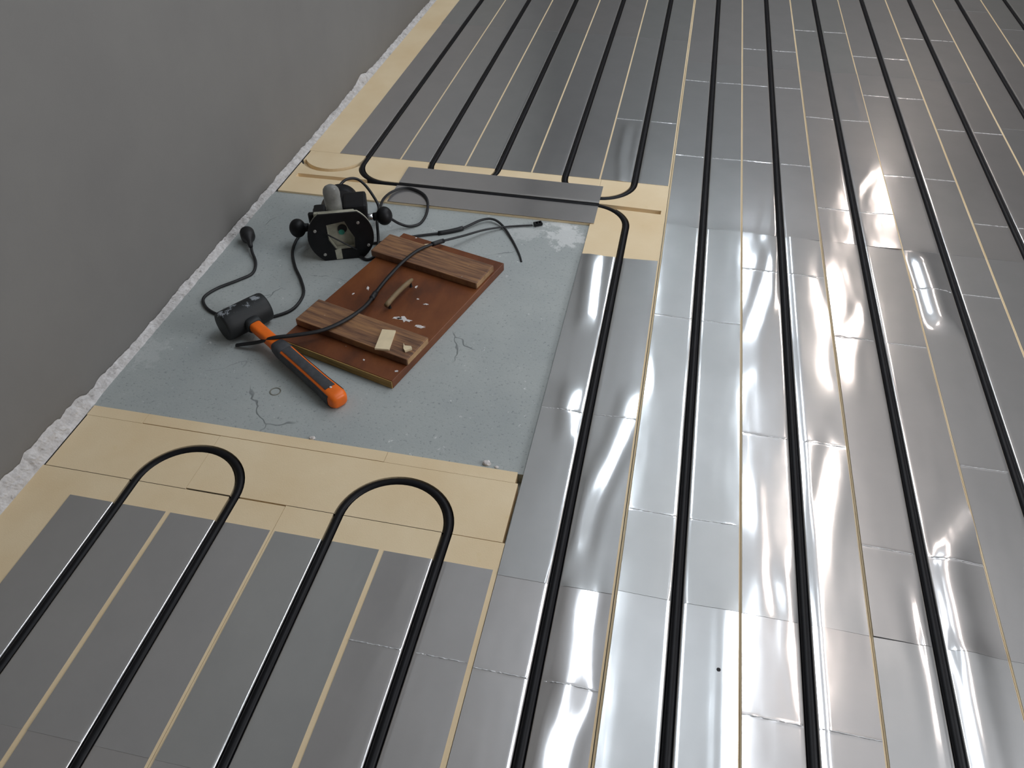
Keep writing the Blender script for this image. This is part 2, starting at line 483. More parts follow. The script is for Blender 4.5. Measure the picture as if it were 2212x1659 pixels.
def arc(cx, cy, r, a0, a1, n=18, z=0.0):
    return [Vector((cx+r*math.cos(math.radians(a0+(a1-a0)*i/n)), cy+r*math.sin(math.radians(a0+(a1-a0)*i/n)), z)) for i in range(n+1)]
def foam(me, label, parent_group='foam insulation boards'):
    o = link('insulation_board', me, 'foam'); tag(o, label, 'insulation board', parent_group); return o
U1 = [Vector((0.0, 0.70, 0))]+arc(0.1, 0.807, 0.1, 180, 0, 28)+[Vector((0.2, 0.70, 0))]
U2 = [Vector((0.4, 0.70, 0))]+arc(0.5, 0.808, 0.1, 180, 0, 28)+[Vector((0.6, 0.70, 0))]
g = 0.0006
foam(grooved(-0.192, 0.2995, -0.85, 0.8065, [0, 0.2]), 'grooved foam board at bottom left beside the wall under the first U-bend')
foam(grooved(0.3003, 0.7035, -0.85, 0.8085, [0.4, 0.6]), 'grooved foam board under the legs of the second U-bend')
foam(boolean_cut(box(-0.186, 0.103, 0.8078, 0.9435, ZB, ZT), [cutter(U1)]), 'foam board around the crown of the U-bend nearest the wall')
foam(boolean_cut(box(0.1036, 0.6985, 0.8098, 0.9440, ZB, ZT), [cutter(U1), cutter(U2)]), 'foam board around the crown of the U-bend farther from the wall')
for x0, x1, d, lb in ((-0.188, -0.0652, 0.0, 'narrow foam strip edging the concrete, nearest the wall'), (-0.0646, 0.4385, 0.0012, 'long narrow foam strip edging the concrete, middle one'),
                      (0.4391, 0.6925, 0.0004, 'narrow foam strip edging the concrete, next to the shiny plates')):
    foam(box(x0, x1, 0.9442+d, 0.9708, ZB, ZT), lb, 'narrow foam edge strips')
TY = 1.9635
L0B = arc(0.1, TY+0.1, 0.1, 180, 270)
trans_line = [Vector((-0.172, TY-0.006, 0)), Vector((0.1, TY, 0)), Vector((0.706, TY, 0))]
trans_full = [Vector((-0.168, TY-0.006, 0)), Vector((0.05, TY-0.003, 0)), Vector((0.2, TY, 0)), Vector((0.72, TY, 0))]
UL12 = [Vector((0.2, 2.2, 0))]+arc(0.3, 2.1, 0.1, 180, 360)+[Vector((0.4, 2.2, 0))]
UL34 = [Vector((0.6, 2.2, 0))]+arc(0.7, 2.1, 0.1, 180, 360, 24)+[Vector((0.8, 2.2, 0))]
L0P = [Vector((0.0, 2.2, 0))]+L0B+[Vector((0.3, TY, 0))]
OLD = [Vector((-0.1+0.1*math.cos(math.radians(a)), 2.1+0.1*math.sin(math.radians(a)), 0)) for a in range(212, 352, 8)]
P1B = [Vector((0.6, TY, 0))]+arc(0.7, TY-0.1, 0.1, 90, 0)+[Vector((0.8, 1.4, 0))]
foam(boolean_cut(box(-0.185, 0.7045, 1.8628, 2.1075, ZB, ZT), [cutter(trans_full, depth=0.0203), cutter(L0P), cutter(UL12), cutter(UL34), cutter(OLD, 0.0085, 0.012)]),
     'foam board behind the router with empty routed grooves')
foam(boolean_cut(box(0.7051, 0.899, 1.50, 2.1075, ZB, ZT), [cutter(UL34), cutter(P1B), cutter([Vector((0.69, TY, 0)), Vector((0.886, TY-0.005, 0))], depth=0.0204)]),
     'foam board where the pipe bends round the corner of the concrete')
foam(grooved(0.7056, 0.899, -0.85, 1.4995, [0.8]), 'foam board under the shiny plates beside the concrete')
foam(grooved(-0.192, 0.899, 2.1081, 5.0, [0, 0.2, 0.4, 0.6, 0.8]), 'foam board along the wall under the far pipe rows')
for k in range(5, 13):
    foam(grooved(0.2*k-0.0996, 0.2*k+0.0996, -0.85, 5.0, [0.2*k]), 'long foam board under the %s pipe row from the wall' % ORD[k])

# ------------------------------------------------------------------ pipes
ZP, PR = -0.0068, 0.0083
def pipe(path, label):
    pts = [Vector((p.x, p.y, ZP)) for p in path]
    o = link('heating_pipe', tube(pts, PR, n=16), 'pipe', smooth=True, loc=pts[0]); tag(o, label, 'pipe', 'black heating pipes'); return o
YN, YF = -0.7, 4.95
def dense(a, b, n=30): return [Vector(a)+(Vector(b)-Vector(a))*i/n for i in range(n+1)]
pipe(dense((0, YN, 0), (0, 0.70, 0), 6)+U1[1:-1]+dense((0.2, 0.70, 0), (0.2, YN, 0), 6), 'black heating pipe making the U-bend nearest the wall')
pipe(dense((0.4, YN, 0), (0.4, 0.70, 0), 6)+U2[1:-1]+dense((0.6, 0.70, 0), (0.6, YN, 0), 6), 'black heating pipe making the U-bend farther from the wall')
pipe(dense((0, YF, 0), (0, 2.2, 0), 8)+L0B+dense((0.2, TY, 0), (0.6, TY, 0), 6)+arc(0.7, TY-0.1, 0.1, 90, 0)+dense((0.8, 1.6, 0), (0.8, YN, 0), 10),
     'black heating pipe crossing behind the concrete patch and bending toward the camera')
pipe(dense((0.2, YF, 0), (0.2, 2.2, 0), 8)+UL12[1:-1]+dense((0.4, 2.2, 0), (0.4, YF, 0), 8), 'black heating pipe, second and third far rows, ducking under the cross plate')
pipe(dense((0.6, YF, 0), (0.6, 2.2, 0), 8)+UL34[1:-1]+dense((0.8, 2.2, 0), (0.8, YF, 0), 8), 'black heating pipe, fourth and fifth far rows, curving under the cross plate')
for k in range(5, 13):
    pipe(dense((0.2*k, YN, 0), (0.2*k, YF, 0), 24), 'straight black heating pipe, %s pipe row counted from the wall' % ORD[k])

# ------------------------------------------------------------------ aluminium heat spreader plates
# buckles in the sheet: half-width, then (y, x, slope) along each crease
CREASE = [(0.028,[(1.455,0.762,-0.094),(1.581,0.754,-0.099),(1.7,0.746,-0.104)]),(0.02,[(1.263,0.912,0.003),(1.368,0.901,-0.004),(1.479,0.876,-0.02),(1.561,0.836,-0.046)]),(0.028,[(1.105,0.778,-0.083),(1.163,0.768,-0.09),(1.204,0.766,-0.091)]),(0.026,[(0.838,0.827,-0.051),(0.916,0.832,-0.048),(1.004,0.851,-0.036),(1.093,0.871,-0.023),(1.201,0.884,-0.015)]),(0.032,[(0.565,0.861,-0.03),(0.64,0.857,-0.032),(0.731,0.852,-0.035)]),(0.036,[(0.441,0.845,-0.04),(0.5,0.848,-0.038),(0.567,0.868,-0.025)]),(0.022,[(0.485,1.083,-0.011),(0.57,1.083,-0.011),(0.649,1.084,-0.01),(0.745,1.085,-0.01)]),(0.022,[(0.769,1.115,0.01),(0.889,1.118,0.015),(1.014,1.118,0.012)]),(0.028,[(1.35,1.117,0.008),(1.462,1.124,0.017),(1.608,1.152,0.032),(1.791,1.183,0.051)]),(0.02,[(1.894,1.157,0.033),(1.99,1.171,0.036),(2.173,1.19,0.038)]),(0.025,[(0.946,1.436,0.209),(1.003,1.472,0.227),(1.063,1.511,0.248)]),(0.025,[(0.767,1.423,0.197),(0.834,1.425,0.197),(0.905,1.422,0.19)]),(0.024,[(0.552,1.424,0.196),(0.66,1.425,0.197),(0.734,1.426,0.198)]),(0.015,[(0.766,1.381,0.171),(0.824,1.381,0.171)]),(0.014,[(0.547,1.379,0.17),(0.646,1.383,0.173),(0.751,1.384,0.173)]),(0.03,[(1.614,1.528,0.258),(1.742,1.527,0.257),(1.861,1.523,0.255)]),(0.02,[(2.127,0.77,-0.087),(2.254,0.754,-0.096),(2.444,0.751,-0.097)]),(0.02,[(0.764,1.173,0.046),(0.841,1.161,0.034)]),(0.032,[(0.772,1.21,-0.019),(0.873,1.226,-0.01),(0.965,1.244,0.002),(1.068,1.267,0.015),(1.167,1.285,0.026)]),(0.016,[(0.627,1.189,-0.032),(0.7,1.179,-0.037),(0.751,1.171,-0.042)]),(0.014,[(0.616,1.207,-0.02),(0.693,1.218,-0.014),(0.75,1.225,-0.009)]),(0.03,[(1.318,1.312,-0.018),(1.456,1.326,-0.016),(1.543,1.352,-0.001),(1.619,1.382,0.016)]),(0.022,[(2.166,1.414,-0.018),(2.239,1.446,-0.001),(2.316,1.48,0.013)]),(0.018,[(1.906,1.375,-0.033),(1.979,1.402,-0.024)]),(0.02,[(2.681,1.492,-0.024),(2.771,1.49,-0.035),(2.923,1.484,-0.056)])]
PIT = ((0.768, 1.155, 0.009), (0.884, 0.72, 0.007), (1.187, 1.59, 0.008), (1.412, 0.70, 0.008), (1.262, 0.83, 0.006), (1.43, 0.79, 0.007))
def dent_h(x, y, lo, hi, b=0.0):
    h = 0.0
    for a, pts in CREASE:
        if pts[0][1] < lo or pts[0][1] > hi: continue
        if y < pts[0][0]: xc, sx = pts[0][1:]; wy = math.exp(-((pts[0][0]-y)/0.028)**2)
        elif y > pts[-1][0]: xc, sx = pts[-1][1:]; wy = math.exp(-((y-pts[-1][0])/0.028)**2)
        else:
            wy = 1.0
            for (y0, x0, s0), (y1, x1, s1) in zip(pts, pts[1:]):
                if y <= y1:
                    t = (y-y0)/(y1-y0); xc, sx = x0+(x1-x0)*t, s0+(s1-s0)*t; break
        u = (x-xc)/a
        if abs(sx) > 0.12:
            u /= 1.25; a *= 1.25
            if wy > 0.002 and abs(u) < 3: h += ((sx-b)*(x-xc)*math.exp(-u*u)+abs(sx-b)*a*0.40*math.exp(-(u/1.5)**2))*wy
        elif wy > 0.002 and abs(u) < 3.5: h += ((sx-b)*(x-xc)*math.exp(-u**4)+abs(sx-b)*a*0.52*math.exp(-(u/1.5)**2))*wy
    for cx, cy, r in PIT:
        if lo <= cx <= hi:
            e = ((x-cx)**2+(y-cy)**2)/r**2
            if e < 6: h -= 0.0006*math.exp(-e)
    return h
PLATES = []
def plate_h(V, sec, ys, cx, x, y, m):
    i = min(range(len(ys)), key=lambda q: abs(ys[q]-y)); k = min(range(m), key=lambda q: abs(cx+sec[q][0]-x))
    return V[i*m+k][2]-0.0005
def plate(cx, y0, y1, perf, label, hwL=0.0955, hwR=0.0955, lap=True, z0=0.0, along='y', far_up=False, group='aluminium heat plates', tilt=(0, 0)):
    """sheet with an omega groove for the pipe; break-off perforation rows pressed across it"""
    rs = random.Random(int(cx*1000)*31+int(y0*1000))
    # cross-section samples (dx, z, flat?)
    sec = []
    nf = 15
    lip = 0.0028; gx = 0.0088
    for i in range(nf+1): sec.append((-hwL+(hwL-gx-lip)*i/nf, 0.0, 1))
    for i in range(1, 5):
        a = math.pi/2*i/4; sec.append((-gx-lip+lip*math.sin(a), -lip*(1-math.cos(a)), 0))
    for i in range(0, 9):
        a = math.pi+math.pi*i/8; sec.append((gx*math.cos(a), ZP+gx*math.sin(a), 0))
    for i in range(3, -1, -1):
        a = math.pi/2*i/4; sec.append((gx+lip-lip*math.sin(a), -lip*(1-math.cos(a)), 0))
    for i in range(1, nf+1): sec.append((gx+lip+(hwR-gx-lip)*i/nf, 0.0, 1))
    ys = set()
    n = max(3, int((y1-y0)/0.022))
    for i in range(n+1): ys.add(round(y0+(y1-y0)*i/n, 5))
    for p in perf:
        for y in list(ys):
            if abs(y-p) < 0.0065 and y not in (round(y0, 5), round(y1, 5)): ys.discard(y)
        for d in (-0.006, -0.003, -0.0014, 0, 0.0014, 0.003, 0.006): ys.add(round(p+d, 5))
    for d in (0.0015, 0.004, 0.009): ys.add(round(y0+d, 5))
    ys = sorted(ys)
    # gentle individual sag of the two flanges
    sagL, sagR = rs.uniform(-0.012, 0.012), rs.uniform(-0.012, 0.012)
    V, F = [], []
    m = len(sec); rad = []
    for y in ys:
        for (dx, z, fl) in sec:
            x = cx+dx
            zz = z
            if fl:
                lo, hi = (cx-hwL, cx-0.008) if dx < 0 else (cx+0.008, cx+hwR)
                s = (abs(dx)-0.0122)/0.083
                if along == 'y':
                    tl = tilt[0 if dx < 0 else 1]
                    h = dent_h(x, y, lo, hi, -tl if dx < 0 else tl)*min(1.0, s*7+0.15)
                    h += (sagL if dx < 0 else sagR)*0.02*s*s
                    h += tl*s*0.083 if tl > 0 else -tl*(1-s)*0.083*min(1.0, s*8)
                else: h = 0.0
                h += 0.0005*noise.noise(Vector((x*14+cx*7, y*6, 2.0)))*s
                h += 0.00012*noise.noise(Vector((x*60, y*35, 5.0)))
                zz += h
                for p in perf:
                    d = (y-p)/0.0017
                    if abs(d) < 4:
                        zz += (0.00055 if rs.random() < 0.78 else 0.0)*math.exp(-d*d)
                zz = max(zz, -0.0002)
            if lap and y-y0 < 0.05 and z > -0.004:
                q = 1-(y-y0)/0.05; zz += 0.0006*q*q*(1 if fl else 0.4)
            V.append((x, y, z0+zz) if along == 'y' else (y, 2*TY-x, z0+zz))
    for i in range(len(ys)-1):
        for k in range(m-1): F.append((i*m+k, i*m+k+1, (i+1)*m+k+1, (i+1)*m+k))
    nt_, nr = len(V), len(ys)
    V = V+[(x, y, z-0.0005) for x, y, z in V]
    F = F+[tuple(i+nt_ for i in f[::-1]) for f in F]
    rim = [i for i in range(m)]+[i*m+m-1 for i in range(1, nr)]+[(nr-1)*m+k for k in range(m-2, -1, -1)]+[i*m for i in range(nr-2, 0, -1)]
    for a, b in zip(rim, rim[1:]+rim[:1]): F.append((b, a, a+nt_, b+nt_))
    me = pyd(V, F)
    loc = (cx, (y0+y1)/2, 0) if along == 'y' else ((y0+y1)/2, TY, 0)
    if me.polygons[0].normal.z < 0: me.flip_normals()
    o = link('heat_plate', me, 'alu', smooth=True, loc=loc)
    me.set_sharp_from_angle(angle=math.radians(55))
    # burred dashes along each break-off line
    for p in perf:
        for x0_, x1_ in ((cx-hwL+0.001, cx-0.0135), (cx+0.0135, cx+hwR-0.001)):
            PV, PF_ = [], []; n_ = 26
            for i in range(n_+1):
                x = x0_+(x1_-x0_)*i/n_; zz_ = plate_h(V, sec, ys, cx, x, p, m)+0.0005
                up_ = 0.0006*(1 if rs.random() < 0.8 else 0.15); jj = rs.uniform(-0.0003, 0.0003)
                PV += [(x, p-0.0011+jj, zz_-0.0003), (x, p-0.0005+jj, zz_+up_), (x, p+0.0005+jj, zz_+up_), (x, p+0.0011+jj, zz_-0.0003)]
            for i in range(n_):
                PF_ += [(i*4+k, i*4+k+1, i*4+k+5, i*4+k+4) for k in range(3)]+[(i*4+3, i*4, i*4+4, i*4+7)]
            PF_ += [(0, 1, 2, 3), (n_*4+3, n_*4+2, n_*4+1, n_*4)]
            link('perforation_line', pyd(PV, PF_), 'burr', o)
    tag(o, label, 'metal plate', group); PLATES.append(o); return o
# near left rows, in front of the foam with the U-bends
for k in range(4):
    row = ORD[k]
    if k < 3:
        plate(0.2*k, 0.352, 0.7515, [], 'dull aluminium plate below the U-bends, %s pipe row from the wall, piece touching the foam' % row)
        plate(0.2*k, -0.79, 0.355, [], 'aluminium plate at the bottom left edge, %s pipe row from the wall' % row, lap=False)
    else:
        plate(0.2*k, -0.394, 0.7515, [0.581], 'dull aluminium plate below the right leg of the second U-bend', lap=False)
# column beside the concrete
plate(0.8, 0.744, 1.7185, [1.1515], 'bright buckled aluminium plate along the right edge of the concrete patch', tilt=(0.0, 0.035))
plate(0.8, -0.40, 0.7462, [0.576], 'bright aluminium plate at the bottom edge, fifth pipe row from the wall', lap=False, tilt=(0.0, 0.035))
# far rows behind the cross plate
for k in range(5):
    pf = [2.516] if k == 4 else []
    plate(0.2*k, 2.108, 3.257, pf, 'aluminium plate beyond the cross plate, %s pipe row from the wall, first piece' % ORD[k], lap=False, hwL=0.0972 if k else 0.092, hwR=0.0978 if k < 4 else 0.0955)
    plate(0.2*k, 3.254, 4.40, [], 'aluminium plate at the top edge, %s pipe row from the wall' % ORD[k], hwL=0.0972 if k else 0.094, hwR=0.0978 if k < 4 else 0.0955)
# full-length rows
PF = {5: ([0.355], [0.927, 1.502], [2.303, 2.873], []), 6: ([0.586], [1.160, 1.731], [2.307, 2.873], [3.218]),
      7: ([0.355], [0.928, 1.505], [2.068, 2.649], [3.46]), 8: ([0.586], [1.157, 1.729], [2.298, 2.866], [3.221]),
      9: ([0.355], [0.928, 1.503], [2.068, 2.640], [3.45]), 10: ([], [], [], [], []), 11: ([], [], [], []), 12: ([], [], [], [])}
TILT = {(5, 0): (0.03, 0.025), (5, 1): (0.03, 0.025), (5, 2): (0.01, 0.01), (6, 0): (0.012, -0.03), (6, 1): (0.012, -0.025), (7, 0): (0.012, 0.0), (7, 1): (0.03, 0.0), (7, 2): (0.02, 0.02)}
for k in range(5, 13):
    ends = [-0.389, 0.756, 1.902, 3.047, 4.19] if k != 10 else [-0.745, 0.40, 1.545, 2.69, 3.833, 4.95]
    if k in (11, 12): ends = [0.2, 1.345, 2.49, 3.635, 4.78]
    for j in range(len(ends)-1):
        pl = plate(0.2*k, ends[j]-(0.0025 if j else 0), ends[j+1], PF[k][j],
              'aluminium plate, %s pipe row from the wall, %s plate from the front' % (ORD[k], ORD[j]), lap=(j > 0),
              tilt=TILT.get((k, j), (0, 0)), hwR=0.0985 if k == 7 else 0.0972, hwL=0.0955 if k == 5 else 0.0972)
        if k == 5 and j == 0:
            link('nail_hole', join(lathe([(0.0004, 0.0004), (0.0030, 0.0004), (0.0034, 0.0002), (0.0034, -0.0006)], 14, Matrix.Translation((1.0684, 0.6473, 0.0019)))), 'hole', pl)
# cross plate over the U-turns
plate(TY, 0.1395, 0.7155, [], 'flat aluminium cross plate lying along the far edge of the concrete', hwL=0.1005, hwR=0.100, lap=False, z0=0.0022, along='x', group='cross plate')

# ------------------------------------------------------------------ hatch lid: red-brown board with two battens and a pull handle
bc = Vector((0.247, 1.693, 0)); bx = Vector((0.284, -0.082, 0)); bw = bx.length; bx.normalize()
by = Vector((-bx.y, bx.x, 0)); bl = 0.488
BO = Vector((0.106, 1.228, ZC))           # near-left corner
BM = Matrix((bx, by, Vector((0, 0, 1)))).transposed().to_4x4(); BM.translation = BO
lid = empty('hatch_lid', BO+bx*bw/2+by*bl/2); tag(lid, 'red-brown painted hatch board with two wooden battens and a pull handle', 'hatch lid')
TH = 0.0205
link('panel', box(0, bw, 0.0022, bl, 0.0004, TH, bevel=0.0012, mat=BM), 'panel', lid)
link('plywood_edge', box(0.001, bw-0.001, 0.0, 0.0021, 0.0008, TH-0.0012, mat=BM), 'ply', lid)
def batten_w(v0, v1, u0, u1, name='batten'):
    b = link(name, box(u0, u1, v0, v1, TH, TH+0.0175, bevel=0.0022, seg=2, mat=BM), 'cleat', lid)
    link('sawn_end', box(u1+0.00005, u1+0.0006, v0+0.002, v1-0.002, TH+0.002, TH+0.0155, mat=BM), 'sawn', b)
    return b
def tolid(x, y): 
    d = Vector((x, y, 0))-Vector((BO.x, BO.y, 0)); return d.dot(bx), d.dot(by)
batten_w(0.362, 0.446, -0.012, 0.290)
batten_w(0.057, 0.141, 0.000, 0.297)
# pull handle
hb0, hb1 = tolid(0.304, 1.372), tolid(0.332, 1.482)
ph = link('pull_handle', tube([BM @ Vector((hb0[0]+(hb1[0]-hb0[0])*t, hb0[1]+(hb1[1]-hb0[1])*t, TH+0.016+0.004*math.sin(math.pi*t))) for t in [i/12 for i in range(13)]],
     [0.0055, 0.0062]+[0.0058]*9+[0.005, 0.0035], n=12), 'tan', lid, smooth=True)
for t in (0.12, 0.93):
    p = BM @ Vector((hb0[0]+(hb1[0]-hb0[0])*t, hb0[1]+(hb1[1]-hb0[1])*t, TH))
    link('handle_post', join(lathe([(0.004, 0.0), (0.003, 0.003), (0.0025, 0.017)], 10, Matrix.Translation(p))), 'iron', ph)
# paint flecks
def fleck(x, y, r, st, ang, seed):
    rs = random.Random(seed); n = 14; poly = []
    for i in range(n):
        a = 2*math.pi*i/n; q = r*rs.uniform(0.35, 1.15)
        px, py = q*math.cos(a)*st, q*math.sin(a)/st
        poly.append((x+px*math.cos(ang)-py*math.sin(ang), y+px*math.sin(ang)+py*math.cos(ang)))
    z = BO.z+TH
    link('paint_fleck', join(prism(poly, z-0.0001, z+0.0007)), 'fleck', lid)
for i, f in enumerate(((0.352, 1.351, 0.014, 1.5, -0.25), (0.336, 1.353, 0.008, 1.8, 0.2), (0.232, 1.446, 0.007, 1.5, -1.0), (0.394, 1.333, 0.010, 1.6, 0.1), (0.205, 1.42, 0.004, 1, 0), (0.342, 1.475, 0.006, 1.3, 1.4),
                       (0.30, 1.43, 0.004, 1.2, 0), (0.36, 1.43, 0.004, 1, 1), (0.385, 1.415, 0.005, 1.5, 0), (0.262, 1.47, 0.003, 1, 0), (0.31, 1.20, 0.003, 1, 0), (0.39, 1.18, 0.004, 1.2, 0.4), (0.28, 1.68, 0.003, 1, 0))):
    fleck(*f, seed=40+i)
# wood offcuts on the battens
ZK = ZC+TH+0.0175
def slab(name, poly, z0, z1, label, cat):
    c = (sum(p[0] for p in poly)/len(poly), sum(p[1] for p in poly)/len(poly), z0)
    o = link(name, join(prism(poly, z0, z1)), 'offcut', loc=c); tag(o, label, cat); return o
slab('wood_offcut', [(0.331, 1.217), (0.362, 1.220), (0.356, 1.284), (0.326, 1.282)], ZK+0.0002, ZK+0.0045, 'pale rectangular offcut lying on the near batten of the hatch board', 'offcut')
slab('wood_chip', [(0.386, 1.246), (0.391, 1.239), (0.405, 1.240), (0.409, 1.233), (0.397, 1.222), (0.391, 1.229)], ZK+0.0002, ZK+0.005, 'small pale splinter beside the offcut on the near batten', 'wood chip')
slab('wood_chip', [(0.309, 1.640), (0.318, 1.646), (0.322, 1.653), (0.313, 1.649)], ZC+TH+0.0002, ZC+TH+0.006, 'tiny pale splinter by the far batten of the hatch board', 'wood chip')

# ------------------------------------------------------------------ rubber mallet
HC = Vector((0.004, 1.272, ZC+0.0345)); ha = Vector((0.55, 0.836, 0)).normalized()
hd = Vector((0.868, -0.496, 0)).normalized(); hd = (hd-ha*hd.dot(ha)).normalized()
hend = Vector((0, 0, -0.052)); hdir = (hd+hend).normalized()
mal = empty('rubber_mallet', (HC.x, HC.y, ZC)); tag(mal, 'rubber mallet with black head and orange handle with dark grip', 'mallet')
R, Lh = 0.0343, 0.056
prof = [(0.004, -Lh), (R*0.80, -Lh), (R*0.93, -Lh+0.0012), (R*0.985, -Lh+0.005), (R*1.0, -Lh+0.02), (R*1.005, 0), (R, Lh-0.02), (R*0.985, Lh-0.005), (R*0.93, Lh-0.0012), (R*0.80, Lh), (0.004, Lh)]
link('head', join(lathe(prof, 40, frame(HC, ha))), 'head', mal, smooth=True, loc=HC)
def hsec(s, a, b, n=32, e=3.2, th0=0, th1=360, grow=0.0):
    c = HC+hdir*s
    up = (Vector((0, 0, 1))-hdir*hdir.z).normalized(); sd = hdir.cross(up).normalized()
    out = []
    for i in range(n):
        t = math.radians(th0+(th1-th0)*(i/n if th1-th0 == 360 else i/(n-1)))
        cx, sy = math.cos(t), math.sin(t)
        x = (a+grow)*math.copysign(abs(cx)**(2/e), cx); y = (b+grow)*math.copysign(abs(sy)**(2/e), sy)
        out.append(c+sd*x+up*y)
    return out
def loft(secs, closed=True, cap=True):
    n = len(secs[0]); V = [v for s in secs for v in s]; F = []
    for i in range(len(secs)-1):
        for k in range(n if closed else n-1):
            F.append((i*n+k, i*n+(k+1) % n, (i+1)*n+(k+1) % n, (i+1)*n+k))
    if cap: F += [tuple(range(n))[::-1], tuple(range((len(secs)-1)*n, len(secs)*n))]
    return V, F
def lerp_tab(tab, s):
    for (s0, a0, b0), (s1, a1, b1) in zip(tab, tab[1:]):
        if s <= s1: t = max(0, (s-s0)/(s1-s0)); return a0+(a1-a0)*t, b0+(b1-b0)*t
    return tab[-1][1:]
HT = [(0.0, 0.0140, 0.0120), (0.12, 0.0140, 0.0120), (0.145, 0.0165, 0.0140), (0.17, 0.0180, 0.0160), (0.22, 0.0175, 0.0160), (0.30, 0.0185, 0.0165), (0.33, 0.0200, 0.0175), (0.348, 0.0205, 0.0180), (0.356, 0.0190, 0.0165), (0.361, 0.0155, 0.0135), (0.363, 0.010, 0.009)]
ss = [0.0, 0.04, 0.08, 0.12, 0.145, 0.17, 0.195, 0.22, 0.25, 0.28, 0.30, 0.32, 0.335, 0.348, 0.353, 0.357, 0.361, 0.363]
hdl = link('handle', join(loft([hsec(s, *lerp_tab(HT, s)) for s in ss])), 'orange', mal, smooth=True)
cs = [(0.028, 0.0), (0.030, 0.0042), (0.040, 0.0038), (0.046, 0.0022), (0.0462, 0.0)]
link('collar', join(loft([hsec(s, *lerp_tab(HT, s), grow=q+0.0005) for s, q in cs])), 'rubber', mal, smooth=True)
# grip: rubber throat, top inlay and two side cheeks, the orange core showing between
gs = [(0.132, 0.0004), (0.135, 0.0014), (0.150, 0.0018), (0.166, 0.0014), (0.168, 0.0004)]
link('grip_throat', join(loft([hsec(s, *lerp_tab(HT, s), grow=q) for s, q in gs])), 'grip', hdl, smooth=True)
def inlay(s0, s1, t0, t1, nm):
    st = [s0+(s1-s0)*i/12 for i in range(13)]
    A = [hsec(s, *lerp_tab(HT, s), n=14, th0=t0, th1=t1, grow=0.0011) for s in st]
    B = [hsec(s, *lerp_tab(HT, s), n=14, th0=t0, th1=t1, grow=-0.001) for s in st]
    secs = [a+b[::-1] for a, b in zip(A, B)]
    link(nm, join(loft(secs)), 'grip', hdl, smooth=False)
inlay(0.160, 0.328, 66, 114, 'grip_inlay')
inlay(0.160, 0.344, 141, 250, 'grip_cheek')
inlay(0.160, 0.344, -70, 39, 'grip_cheek')
# small hang hole rivet at the end
rp = hsec(0.330, *lerp_tab(HT, 0.330), n=4, grow=0.0003)[1]
link('rivet', join(lathe([(0.0008, 0), (0.0028, 0), (0.0022, 0.0012), (0.0006, 0.0014)], 12, frame(rp, (0, 0, 1)))), 'fleck', hdl)

# ------------------------------------------------------------------ plunge router lying on its side
ya = math.radians(21)
ru = Vector((math.cos(ya), math.sin(ya), 0)); rw = Vector((-math.sin(ya), math.cos(ya), 0)); rv = Vector((0, 0, 1))
RC = Vector((0.121, 1.580, ZC+0.0655))
RM = Matrix((ru, rv, rw)).transposed().to_4x4(); RM.translation = RC     # local: x across, y up, z behind
router = empty('router', (RC.x, RC.y, ZC)); tag(router, 'black plunge router lying on its side with two ball knobs', 'power tool')
def rmesh(V, F): return pyd([RM @ Vector(v) for v in V], F)
def rl(profile, o, z, n=24):
    V, F = lathe(profile, n, frame(o, z)); return V, F
# base plate: disc with two flats and an irregular window
def base_outline(r=0.0805, h=0.0653, n=16):
    a0 = math.degrees(math.asin(h/r)); pts = []
    for i in range(n+1):
        a = math.radians(-a0+2*a0*i/n); pts.append((r*math.cos(a), r*math.sin(a)))
    for i in range(n+1):
        a = math.radians(180-a0+2*a0*i/n); pts.append((r*math.cos(a), r*math.sin(a)))
    return pts
def plate_with_window(out, win, z0, z1):
    bm = bmesh.new()
    def ring(pts, z): return [bm.verts.new((x, y, z)) for x, y in pts]
    loops = []
    for z in (z0, z1):
        o, i = ring(out, z), ring(win, z)
        eo = [bm.edges.new((o[k], o[(k+1) % len(o)])) for k in range(len(o))]
        ei = [bm.edges.new((i[k], i[(k+1) % len(i)])) for k in range(len(i))]
        bmesh.ops.triangle_fill(bm, edges=eo+ei, use_beauty=True, use_dissolve=False)
        loops.append((o, i))
    for j in (0, 1):
        a, b = loops[0][j], loops[1][j]; n = len(a)
        for k in range(n): bm.faces.new((a[k], a[(k+1) % n], b[(k+1) % n], b[k]))
    bm.transform(RM); return bm_mesh(bm)
win = [(-0.031, 0.036), (0.014, 0.043), (0.022, 0.020), (0.033, -0.004), (0.030, -0.036), (-0.016, -0.038), (-0.031, -0.008)]
bp = link('base_plate', plate_with_window(base_outline(), win, 0.0, 0.005), 'black', router)
link('base_casting', plate_with_window(base_outline(0.079, 0.0640), [(x*0.93, y*0.93) for x, y in win], 0.0052, 0.014), 'castalu', router)
for sx, sy in ((0.046, 0.036), (-0.046, -0.047), (0.064, -0.030), (-0.060, 0.022)):
    link('screw', rmesh(*rl([(0.0005, -0.0018), (0.0035, -0.0016), (0.0042, 0.0)], (sx, sy, 0), (0, 0, 1), 14)), 'screw', bp)
